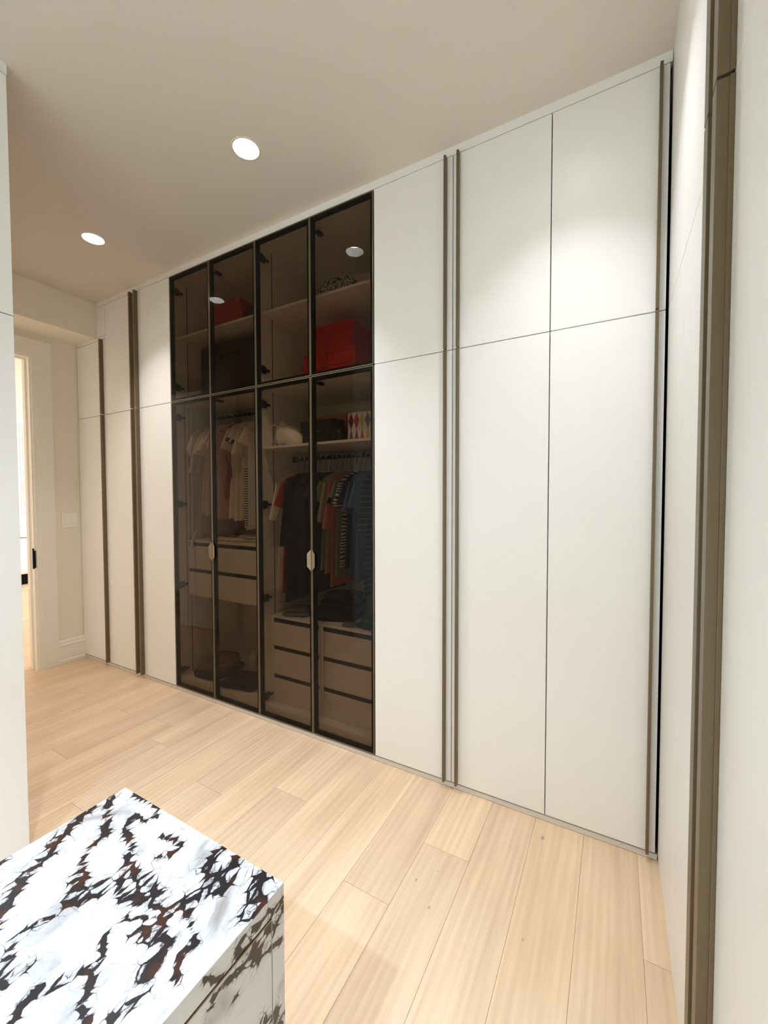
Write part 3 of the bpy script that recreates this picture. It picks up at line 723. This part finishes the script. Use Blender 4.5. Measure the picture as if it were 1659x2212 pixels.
lidded_box('red box squeezed between the tan and harlequin boxes', -1.394, -1.340, 2.025, 2.14, ZP, 1.86, 'card_red', .2)
hq = thing('harlequin_box', 'white box with a colourful diamond pattern on the right middle shelf', 'box', (-1.23, 1.98, ZP))
cols = [(120, 40, 84), (200, 24, 48), (206, 206, 92), (124, 106, 130), (122, 92, 70), (92, 68, 130), (212, 72, 84), (196, 178, 120)]
hm = [plain('harlequin_%s' % nm_, srgb(*c), .45, grain=.04) for nm_, c in zip('plum red lime mauve brown violet coral sand'.split(), cols)]
M['card_white'] = plain('white_card', srgb(236, 230, 220), .5, grain=.02)
x0, x1, z0, z1, yf = -1.322, -1.120, ZP, 1.842, 1.945
bx('box_base', (x0, x1, yf, 2.09, z0, z1), 'card_white', hq, .0008)
for c in range(5):
    cx = x0+.0215+c*.0365; hwid = .0182
    for (zc, up, dn_, mi) in ((z1-.045, .043, .052, c), (z0-.002, .058, .0, 4+c)):
        bm = bmn(); pts = [(cx-hwid, zc), (cx, zc+up), (cx+hwid, zc)] + ([(cx, zc-dn_)] if dn_ else [])
        if not dn_: pts = [(cx-hwid, z0+.001), (cx, z0+.072), (cx+hwid, z0+.001)]
        f = [bm.verts.new((p[0], yf-.0006, p[1])) for p in pts]; g = [bm.verts.new((p[0], yf+.0002, p[1])) for p in pts]
        bm.faces.new(f); n_ = len(pts)
        for k in range(n_): bm.faces.new((f[k], g[k], g[(k+1) % n_], f[(k+1) % n_]))
        obj('diamond', bm, hm[mi % 8], hq)

# ------------------------------------------------------------------ folded clothes
def folded(name, label, cat, parts, base, group=None):
    t = thing(name, label, cat, (parts[0][0], parts[0][1], base), group)
    z = base
    for i, (cx, cy, wx, wy, h, rot, mat) in enumerate(parts):
        bm = bmn(); lump(bm, cx, cy, z, wx, wy, h, rot, i+cx*7, .42, .14, 36, 10, .55)
        obj('fold', bm, mat, t); z += h*.86
    return t
FG = 'folded clothes inside the glass wardrobes'
ZTL, ZTR, ZBL = 1.0665, .6325, .0885
folded('folded_clothes', 'folded white clothes with a scribbled print on the hanging drawers', 'clothes', [(-2.28, 2.08, .52, .26, .028, .15, 'scribble'), (-2.16, 2.10, .3, .22, .022, -.1, 'white')], ZTL, FG)
folded('folded_clothes', 'large black folded pile on the low drawers', 'clothes', [(-1.475, 2.06, .30, .22, .075, .35, 'black'), (-1.46, 2.08, .27, .20, .06, .3, 'black'), (-1.45, 2.09, .23, .17, .05, .4, 'black')], ZTR, FG)
folded('folded_clothes', 'grey folded knit on the low drawers left of the black pile', 'clothes', [(-1.74, 2.0, .17, .18, .028, .3, 'midgrey'), (-1.735, 2.01, .14, .15, .02, .3, 'midgrey')], ZTR, FG)
folded('folded_clothes', 'dark green folded garment at the right end of the low drawers', 'clothes', [(-1.185, 1.985, .17, .13, .032, -.15, 'deepgreen'), (-1.18, 1.99, .14, .11, .026, -.1, 'deepgreen')], ZTR, FG)
folded('folded_clothes', 'thin grey cloth lying between the black pile and the green one', 'clothes', [(-1.315, 1.95, .09, .08, .016, .2, 'midgrey')], ZTR, FG)
folded('folded_clothes', 'round taupe folded blanket on a dark one, bottom left behind glass', 'clothes', [(-2.535, 2.02, .27, .30, .05, .12, 'brown'), (-2.54, 2.03, .25, .27, .055, .15, 'taupe'), (-2.53, 2.05, .21, .2, .03, .2, 'taupe')], ZBL, FG)
folded('folded_clothes', 'flat dark brown folded trousers at the front of the bottom shelf', 'clothes', [(-2.205, 1.965, .31, .20, .034, .2, 'brown'), (-2.19, 1.98, .28, .18, .03, .24, 'brown')], ZBL, FG)
folded('folded_clothes', 'dark rounded heap of clothes behind the brown trousers', 'clothes', [(-2.15, 2.27, .32, .15, .10, .1, 'brown'), (-2.12, 2.275, .22, .13, .09, .12, 'charcoal')], ZBL, FG)
folded('folded_clothes', 'small crumpled white cloth between the taupe blanket and the dark heap', 'clothes', [(-2.365, 2.20, .06, .05, .11, .3, 'white')], ZBL, FG)

# ------------------------------------------------------------------ marble island
VT = [[(-1.176, .536), (-1.155, .5), (-1.136, .462), (-1.109, .421), (-1.09, .392), (-1.074, .359), (-1.052, .332), (-1.023, .308), (-.95, .24)],
      [(-1.174, .589), (-1.142, .566), (-1.08, .527), (-1.05, .517), (-1.05, .485), (-1.024, .457), (-.992, .43), (-.97, .406), (-.937, .378), (-.936, .352), (-.949, .321), (-.941, .298), (-.893, .271), (-.88, .262), (-.85, .2)],
      [(-.973, .425), (-.936, .401), (-.931, .386), (-.898, .423), (-.917, .436)],
      [(-1.124, .621), (-1.074, .628), (-1.022, .625), (-.997, .602), (-1.014, .578), (-1.044, .576), (-1.017, .542), (-.959, .523), (-.912, .48), (-.883, .445), (-.839, .455), (-.778, .466), (-.733, .47), (-.762, .441), (-.805, .421), (-.804, .393), (-.775, .372), (-.757, .351), (-.738, .332), (-.72, .316), (-.693, .306), (-.66, .25)],
      [(-.905, .484), (-.857, .49), (-.787, .48), (-.796, .461), (-.853, .448)],
      [(-.926, .573), (-.9, .58), (-.875, .588), (-.862, .564), (-.863, .546), (-.874, .535)],
      [(-.721, .625), (-.724, .585), (-.715, .548), (-.725, .519), (-.734, .491), (-.754, .471), (-.735, .44), (-.69, .434), (-.681, .406), (-.68, .387), (-.657, .368), (-.655, .34), (-.661, .323), (-.62, .26)],
      [(-.776, .607), (-.765, .573), (-.694, .551), (-.691, .582), (-.705, .545)],
      [(-.647, .628), (-.631, .586), (-.603, .569), (-.598, .545)],
      [(-.704, .49), (-.681, .47), (-.647, .458), (-.654, .439), (-.64, .422), (-.63, .405)],
      [(-.756, .416), (-.728, .428), (-.69, .426)],
      [(-.766, .349), (-.786, .334), (-.79, .316), (-.788, .301)],
      [(-.868, .289), (-.874, .275), (-.868, .263)],
      [(-.805, .295), (-.814, .278), (-.806, .262), (-.795, .249)],
      [(-1.161, .352), (-1.171, .369)], [(-.781, .622), (-.771, .624)]]
WT = [.016, .010, .015, .010, .016, .012, .016, .016, .020, .010, .012, .009, .012, .010, .010, .010]
VS = [[(.594, .527), (.588, .52), (.578, .506), (.593, .483), (.616, .516)], [(.509, .54), (.505, .526), (.532, .51), (.561, .474), (.523, .497)],
      [(.542, .539), (.557, .537), (.583, .533)], [(.513, .488), (.478, .506), (.458, .513), (.445, .485), (.434, .478)],
      [(.537, .479), (.582, .457), (.621, .44)], [(.499, .451), (.492, .447)], [(.564, .327), (.591, .308), (.613, .275)], [(.439, .551), (.466, .526), (.487, .493)],
      [(.30, .54), (.2, .45), (.1, .2)], [(.05, .55), (-.2, .3), (-.5, .1)]]
WS = [.014, .015, .010, .006, .005, .008, .014, .007, .012, .012]
def seg_d(px, py, a, b):
    vx, vy = b[0]-a[0], b[1]-a[1]; t = ((px-a[0])*vx+(py-a[1])*vy)/(vx*vx+vy*vy); t = max(0, min(1, t))
    return math.hypot(px-a[0]-t*vx, py-a[1]-t*vy)
def density(p, n):
    if abs(n.z) > .5: u, v, V, W = p.x, p.y, VT, WT
    else: u, v, V, W = p.y, p.z, VS, WS
    if abs(n.y) > .5: u = p.x*.9+1.2
    wb = noise.noise(Vector((u*22, v*22, 3.3)))*.010; wc = noise.noise(Vector((u*22, v*22, 9.3)))*.010
    u += wb; v += wc
    m_ = 0
    for pl, s in zip(V, W):
        if u < min(q[0] for q in pl)-.06 or u > max(q[0] for q in pl)+.06: continue
        if v < min(q[1] for q in pl)-.06 or v > max(q[1] for q in pl)+.06: continue
        d = min(seg_d(u, v, a, b) for a, b in zip(pl[:-1], pl[1:]))
        s2 = s*1.25*(1+.5*noise.noise(Vector((u*16, v*16, 1))))
        m_ = max(m_, (1.02+.25*noise.noise(Vector((u*30, v*30, 5))))*math.exp(-(d/s2)**2)*.9, .34*math.exp(-(d/(s2*2.6))**2))
    if abs(n.z) > .5 and v < .26:
        m_ = max(m_, max(0, 1-abs(noise.noise(Vector((u*5-v*2, v*1.6, 2))))*5)*.8)
    return m_
def marble_slab(name, parent, x0, x1, y0, y1, z0, z1, step, fine_y=None):
    """box with gridded faces carrying the vein density per vertex."""
    bm = bmn(); lay = bm.verts.layers.float.new('vein_density')
    def face(o, du, dv, n, nu, nv):
        g = [[None]*(nv+1) for _ in range(nu+1)]
        for i in range(nu+1):
            for j in range(nv+1):
                p = o+du*(i/nu)+dv*(j/nv); q = bm.verts.new(p); q[lay] = density(p, n); g[i][j] = q
        for i in range(nu):
            for j in range(nv): bm.faces.new((g[i][j], g[i+1][j], g[i+1][j+1], g[i][j+1]))
    X, Y, Z = Vector((x1-x0, 0, 0)), Vector((0, y1-y0, 0)), Vector((0, 0, z1-z0))
    c = lambda a: max(1, int(abs(a)/step))
    nx, ny, nz = c(x1-x0), c(y1-y0), c(z1-z0)
    o = Vector((x0, y0, z0))
    face(o+Z, X, Y, Vector((0, 0, 1)), nx, ny); face(o, Y, X, Vector((0, 0, -1)), 1, 1)
    face(o, X, Z, Vector((0, -1, 0)), min(nx, 20), min(nz, 20)); face(o+Y, Z, X, Vector((0, 1, 0)), min(nz, 30), min(nx, 30))
    face(o, Z, Y, Vector((-1, 0, 0)), min(nz, 20), min(ny, 20)); face(o+X, Y, Z, Vector((1, 0, 0)), ny, nz)
    bmesh.ops.remove_doubles(bm, verts=bm.verts[:], dist=1e-5)
    return obj(name, bm, 'marble', parent)
IX0, IX1, IY0, IY1, IZ = -1.174, -.591, -.75, .624, .56
isl = thing('marble_island', 'low closet island clad in white marble with dark brown veins', 'island', ((IX0+IX1)/2, 0, 0))
marble_slab('countertop', isl, IX0, IX1, .18, IY1, IZ-.041, IZ, .0032)
marble_slab('countertop', isl, IX0, IX1, IY0, .1799, IZ-.041, IZ, .03)
bx('body', (IX0+.03, IX1-.03, IY0+.02, .575, .02, IZ-.042), 'gap', isl)
marble_slab('end_panel', isl, IX0, IX1, .590, IY1, .0, IZ-.0415, .006)
marble_slab('side_panel', isl, IX0, IX0+.028, IY0, .5885, .0, IZ-.0415, .03)
ed = None
for k, (ya, yb) in enumerate(((.02, .5875), (IY0, .017))):
    for za, zb in ((.265, IZ-.046), (.012, .259)):
        d = marble_slab('drawer', isl, IX1-.026, IX1, ya, yb, za, zb, .008 if k == 0 else .03)
        bx('edge_pull', (IX1-.006, IX1+.0012, ya, yb, zb-.001, zb+.0018), 'champ', d)

# ------------------------------------------------------------------ bedroom beyond the doorway
XW = -10.12
bm = bmn()
box(bm, -10.4, XW-.08, -.2, 6.5, 0, CEIL); struct('wall_bedroom_end', bm, 'felt')
struct('wall_bedroom_near', (-10.4, -4.11, -.3, -.2, 0, CEIL), 'paint')
struct('wall_bedroom_side', (-4.11, -4.0, 2.55, 6.5, 0, CEIL), 'paint')
bm = bmn(); box(bm, -10.4, -8.9, 6.4, 6.5, 0, CEIL); box(bm, -5.7, -4.0, 6.4, 6.5, 0, CEIL); box(bm, -8.9, -5.7, 6.4, 6.5, 0, .35); box(bm, -8.9, -5.7, 6.4, 6.5, 2.75, CEIL)
struct('wall_bedroom_window', bm, 'paint')
win = struct('window_1', (-8.9, -5.7, 6.46, 6.465, .35, 2.75), 'clear', 'bedroom window')
bm = bmn()
for c in ((-8.9, -8.84, .35, 2.75), (-5.76, -5.7, .35, 2.75), (-8.84, -5.76, .35, .41), (-8.84, -5.76, 2.69, 2.75), (-7.33, -7.27, .41, 2.69)):
    box(bm, c[0], c[1], 6.43, 6.49, c[2], c[3])
obj('window_frame', bm, 'trim', win)
pn = thing('slat_panel', 'vertical wooden slat wall panel behind the bed', 'wall panel', (XW, 3.7, 0))
bx('backing_board', (XW-.07, XW-.03, 2.4, 5.2, 0.0, CEIL-.10), 'felt', pn)
y = 2.42
while y < 5.15:
    bx('slat', (XW-.03, XW, y, y+.0365, .0, CEIL-.10), 'slat', pn); y += .0425
struct('trim_13', (XW-.08, XW+.01, -.2, 6.4, CEIL-.10, CEIL), 'trim', 'white cornice over the slat panel')
bd = thing('bed', 'low bed with white bedding seen through the doorway', 'bed', (-9.15, 3.6, 0))
bx('bed_base', (-10.0, -8.22, 2.55, 4.6, .012, .17), 'black', bd, .01)
bm = bmn(); box(bm, -10.02, -8.16, 2.48, 4.67, .165, .62, .06)
for v in bm.verts: v.co += Vector((noise.noise(v.co*3)*.02, noise.noise(v.co*3+Vector((5, 0, 0)))*.02, 0))
obj('duvet', bm, 'bedding', bd)
bx('headboard', (-10.10, -10.03, 2.5, 4.65, .012, 1.06), 'bedding', bd, .02)
for i, yy in enumerate((3.0, 3.66, 4.32)):
    bm = bmn(); lump(bm, -9.85, yy, .645, .26, .60, .30, 0, i+2, .55, .12, 30, 12, .4)
    p = obj('pillow', bm, 'bedding', None, (-9.85, yy, .645)); tag(p, ('white pillow leaning at the near end of the headboard', 'white pillow in the middle of the headboard', 'white pillow at the far end of the headboard')[i], 'pillow', 'pillows on the bed')
